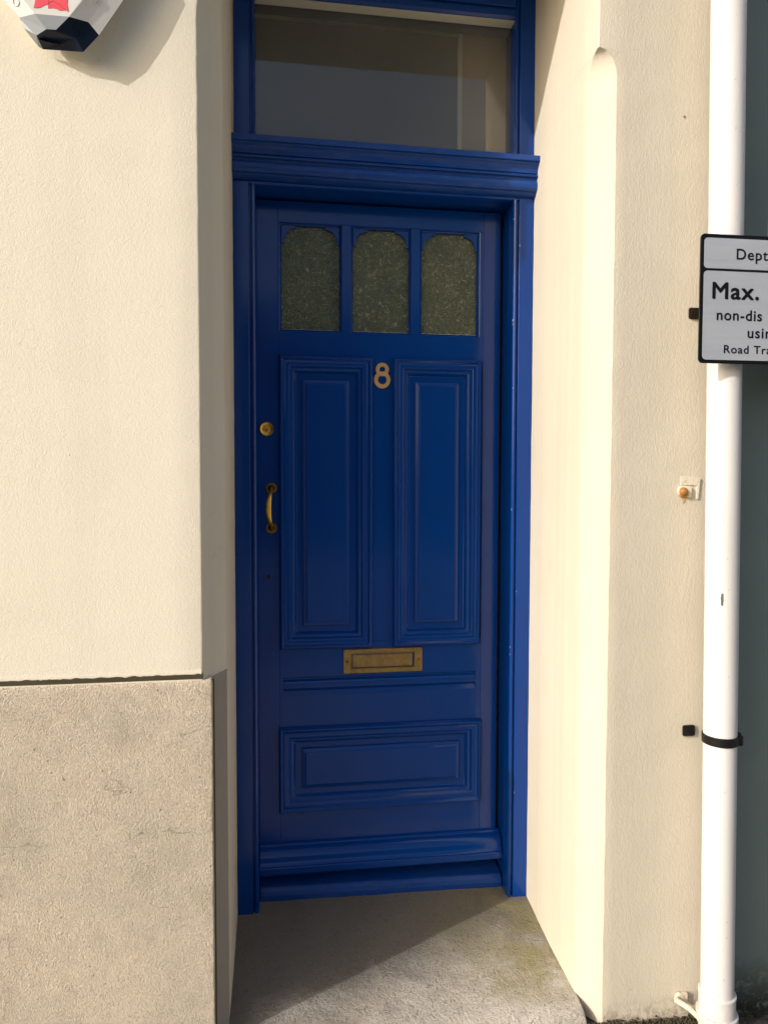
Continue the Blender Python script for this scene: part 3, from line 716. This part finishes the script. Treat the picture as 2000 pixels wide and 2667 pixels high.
# ================================================================ PARKING SIGN
sign = thing('parking_sign', 'grey parking plate with black border and lettering on the white drainpipe', 'sign', (1.35, -.57, 1.83))
SX0, SX1, SZ0, SZ1, SY = 1.1235, 1.640, 1.6835, 1.9895, -.570
def rrect(x0, x1, z0, z1, r, k=6):
    p = []
    for cx, cz, a0 in ((x1-r, z1-r, 0), (x0+r, z1-r, 90), (x0+r, z0+r, 180), (x1-r, z0+r, 270)):
        for i in range(k+1):
            a = R(a0+90*i/k); p.append((cx+r*math.cos(a), cz+r*math.sin(a)))
    return p
ang = R(-1.0)
def sp(p, y):   # the plate is turned very slightly
    dx = p[0]-SX0; return (SX0+dx*math.cos(ang), y+dx*math.sin(ang)*-1*-1, p[1])
mb = MB(); mb.prism(rrect(SX0, SX1, SZ0, SZ1, .012), SY, SY+.003, sp); mb.done('plate', M_signblack, sign, bevel=.0005, segs=1)
def panel(x0, x1, z0, z1, r):
    mb = MB(); mb.prism(rrect(x0, x1, z0, z1, r), SY-.0008, SY+.0005, sp)
    return mb.done('sign_panel', M_sheet, sign)
panel(SX0+.0095, SX1-.0095, 1.9085, 1.9800, .0085); panel(SX0+.0095, SX1-.0095, 1.6920, 1.9025, .0095)
mb = MB(); mb.box(SX0+.10, SX0+.135, SY+.005, PY-.030, 1.74, 1.765); mb.box(SX0+.10, SX0+.135, SY+.005, PY-.030, 1.905, 1.93)
mb.box(SX0+.02, SX1-.02, SY+.0032, SY+.0060, 1.742, 1.763); mb.box(SX0+.02, SX1-.02, SY+.0032, SY+.0060, 1.907, 1.928); mb.done('mounting_rail', M_black, sign)
def text(s, x, z, cap, bold=0., sp_=1.0, wd=1.0):
    cu = bpy.data.curves.new('lettering', 'FONT'); cu.body = s; cu.size = 1; cu.space_character = sp_; cu.extrude = 0
    ob = bpy.data.objects.new('tmp', cu); C.objects.link(ob)
    dg = bpy.context.evaluated_depsgraph_get(); me = bpy.data.meshes.new_from_object(ob.evaluated_get(dg))
    bpy.data.objects.remove(ob)
    k = cap/.729; mb = MB(); fs = [tuple(p.vertices) for p in me.polygons]
    for i, (dx, dz) in enumerate(((0, 0), (bold, 0), (-bold, 0), (0, bold), (0, -bold), (bold*.7, bold*.7), (-bold*.7, bold*.7), (bold*.7, -bold*.7), (-bold*.7, -bold*.7))):
        mb.add([sp((x+v.co.x*k*wd+dx*cap, z+v.co.y*k+dz*cap), SY-.0012-.00004*i) for v in me.vertices], fs)
    bpy.data.meshes.remove(me); return mb.done('lettering', M_signblack, sign)
text('Dept', 1.2130, 1.9315, .0265, .018, 1.12, 1.02)
text('Max.', 1.1520, 1.8375, .0400, .036, 1.10, 1.10)
text('non-dis', 1.1660, 1.7870, .0260, .026, 1.10, 1.02)
text('usin', 1.2470, 1.7462, .0260, .026, 1.12, 1.02)
text('Road Tra', 1.1860, 1.7085, .0200, .022, 1.12, 1.08)

# ================================================================ small fixings on the pier
def py_(x): return YW+(x-.9686)*math.tan(R(4))
def clip(x0, x1, z0, z1, mat, label, group=None):
    y = py_((x0+x1)/2)
    t = thing('wall_clip', label, 'wall clip', ((x0+x1)/2, y, (z0+z1)/2), group)
    mb = MB(); mb.prism(rrect(x0, x1, z0, z1, .004, 3), y+.002, y-.006, lambda p, q: (p[0], q, p[1])); mb.done('body', mat, t, bevel=.001)
    cx = x0+(x1-x0)*.40; cz = (z0+z1)/2
    mb = MB(); mb.lathe(cx, cz, [(.0072, y-.0055), (.0068, y-.0072), (.0050, y-.0078), (.0028, y-.0070), (.0026, y-.0045), (.0002, y-.0045)], 'y', 20); mb.done('screw', mat, t, smooth=True, autosm=40)
clip(1.190, 1.2240, .7215, .7500, M_black, 'small black plastic clip on the tan pier, low down beside the strap')
clip(1.183, 1.2120, 1.8215, 1.8500, M_rustclip, 'small brown rusty clip on the tan pier beside the parking sign')
def rusty_tab():
    t = NT('rust_stained_cream')
    sx = t.n('ShaderNodeSeparateXYZ'); t.L(t.co, sx.inputs[0])
    dx = t.math('SUBTRACT', sx.outputs[0], 1.1765); dz = t.math('SUBTRACT', sx.outputs[2], 1.367)
    d = t.math('SQRT', t.math('ADD', t.math('MULTIPLY', dx, dx), t.math('MULTIPLY', dz, dz)))
    k = t.math('ADD', t.f(d, .008, .020, 1, -.2), t.math('MULTIPLY', t.math('SUBTRACT', t.noise(90, 4), .5), .8))
    c = t.mix(t.f(k, .1, .8), (.66, .60, .47), (.52, .27, .06))
    return t.out(c, .6, 0, t.bump(t.noise(160, 3), .3, .001), .3)
brk = thing('wall_bracket', 'cream painted metal bracket with a rusty bolt on the tan pier', 'bracket', (1.187, py_(1.187), 1.385))
y = py_(1.19)
mb = MB(); mb.prism([(1.1690, 1.4130), (1.2270, 1.4080), (1.2250, 1.3930), (1.2215, 1.3530), (1.2160, 1.3530), (1.2165, 1.3880), (1.2080, 1.3895), (1.1690, 1.3905)], y+.003, y-.0020, lambda p, q: (p[0], q, p[1])); mb.done('plate', M_pier, brk, bevel=.0008)
mb = MB(); mb.prism([(1.1640, 1.3860), (1.1700, 1.3880), (1.2000, 1.3850), (1.1985, 1.3570), (1.1700, 1.3590), (1.1630, 1.3640), (1.1600, 1.3750)], y+.003, y-.0075, lambda p, q: (p[0], q, p[1])); mb.done('tab', rusty_tab(), brk, bevel=.002)
mb = MB(); mb.lathe(1.1745, 1.3730, [(.0115, y-.006), (.0112, y-.010), (.0090, y-.0145), (.0050, y-.0170), (.0004, y-.0178)], 'y', 28); mb.done('bolt', flat('rusty_bolt_head', (.33, .15, .035), .5, bump=.004), brk, smooth=True)
mb = MB(); mb.lathe(1.1795, 1.4020, [(.0040, y-.001), (.0040, y-.0034), (.0022, y-.0034), (.0020, y-.0022), (.0003, y-.0022)], 'y', 16); mb.done('rivet', M_pier, brk, smooth=True, autosm=40)
mb = MB(); mb.prism([(1.1690, 1.3590), (1.1905, 1.3578), (1.1845, 1.3520), (1.1820, 1.3460), (1.1795, 1.3400), (1.1775, 1.3480), (1.1745, 1.3530)], py_(1.18)-.0001, py_(1.18)-.0009, lambda p, q: (p[0], q, p[1])); mb.done('rust_stain', flat('rust_stain', (.50, .33, .13), .9), brk)
# rusty nail head higher up
nl = MB(); nl.lathe(1.1590, 2.3320, [(.0028, py_(1.159)+.001), (.0024, py_(1.159)-.0022), (.0002, py_(1.159)-.0026)], 'y', 12)
o = nl.done('nail_head', flat('rusty_nail', (.30, .13, .04), .7), smooth=True); o['label'] = 'tiny rusty nail head high on the tan pier'; o['category'] = 'nail'
# moss and grit along the foot of the pier: uncountable
mb = MB()
for i in range(900):
    x = random.uniform(.93, 1.42); d = abs(random.gauss(0, .012)); y0_ = (py_(min(x, 1.26)) if x < 1.265 else -.412)-.002-d
    s = random.uniform(.0012, .0045); z = gz(x)+s*.4+max(0, .012-d)*random.random()*1.2
    vs = [Vector((x, y0_, z))+Vector(q)*s*random.uniform(.6, 1.3) for q in ((1, 0, 0), (-1, 0, 0), (0, 1, 0), (0, -1, 0), (0, 0, 1), (0, 0, -1))]
    mb.add(vs, [(0, 2, 4), (2, 1, 4), (1, 3, 4), (3, 0, 4), (2, 0, 5), (1, 2, 5), (3, 1, 5), (0, 3, 5)])
o = mb.done('moss_and_grit', M_dirt); o['kind'] = 'stuff'; o['label'] = 'dark moss and grit along the foot of the pier'; o['category'] = 'grit'

# ================================================================ NEIGHBOUR
nb = thing('neighbouring_house', 'dark teal painted house wall beyond the white drainpipe', 'house', (2.6, -.41, 0))
mb = MB(); mb.box(1.236, 1.4130, -.412, .3, -.5, 6.0); mb.box(1.4130, 4.5, -.412, .3, -.5, 1.93); mb.box(1.4130, 4.5, -.412, .3, 3.6, 6.0); mb.box(2.9, 4.5, -.412, .3, 1.9301, 3.5999)
mb.done('wall', M_teal, nb)
mb = MB(); mb.box(1.4135, 1.455, -.400, -.30, 1.98, 3.599); mb.box(2.845, 2.8995, -.400, -.30, 1.98, 3.599); mb.box(1.456, 2.844, -.399, -.30, 3.545, 3.599); mb.box(1.456, 2.844, -.399, -.30, 1.98, 2.035); mb.box(2.12, 2.18, -.397, -.31, 2.036, 3.544)
wn = mb.done('window', M_trim, nb, bevel=.003)
mb = MB(); mb.box(1.36, 2.94, -.455, -.3, 1.9305, 1.9795); k = mb.done('window_sill', M_trim, wn, bevel=.004); k.location = (0, 0, 0)
mb = MB(); mb.box(1.456, 2.844, -.350, -.344, 2.036, 3.544); k = mb.done('window_pane', flat('dark_window_pane', (.02, .022, .025), .08), wn); k.location = (0, 0, 0)

# ================================================================ OPPOSITE ROW (only ever seen as a dim reflection)
M_brick = flat('dull_brick', (.20, .13, .10), .85); M_slate = flat('slate', (.06, .065, .075), .6)
M_pane = flat('opposite_pane', (.02, .022, .025), .1)
for i, (c, lab) in enumerate(((M_brick, 'brick terraced house across the road, standing to the left'), (flat('grey_render', (.24, .23, .21), .85), 'grey rendered terraced house straight across the road'), (flat('stone_render', (.22, .19, .15), .85), 'stone coloured terraced house across the road, standing to the right'))):
    x0 = -8+7.0*i; x1 = x0+6.99
    h = thing('opposite_house', lab, 'house', ((x0+x1)/2, -21, -.3), 'houses across the road')
    mb = MB(); mb.box(x0, x1, -26, -20, -.36, 5.6); mb.done('wall', c, h)
    mb = MB(); mb.prism([(-26.3, 5.6), (-19.7, 5.6), (-23, 7.6)], x0, x1, lambda p, a: (a, p[0], p[1])); mb.done('roof', M_slate, h)
    for wx in (x0+1.6, x0+4.9):
        for wz in (.8, 3.5):
            mb = MB(); mb.box(wx-.55, wx+.55, -20.0, -19.93, wz, wz+1.5)
            wi = mb.done('window', M_trim, h, bevel=.01)
            mb = MB(); mb.box(wx-.48, wx+.48, -19.93, -19.92, wz+.07, wz+1.43); k = mb.done('window_pane', M_pane, wi); k.location = (0, 0, 0)

for o in list(S.objects):
    if 'o' in o.keys(): del o['o']
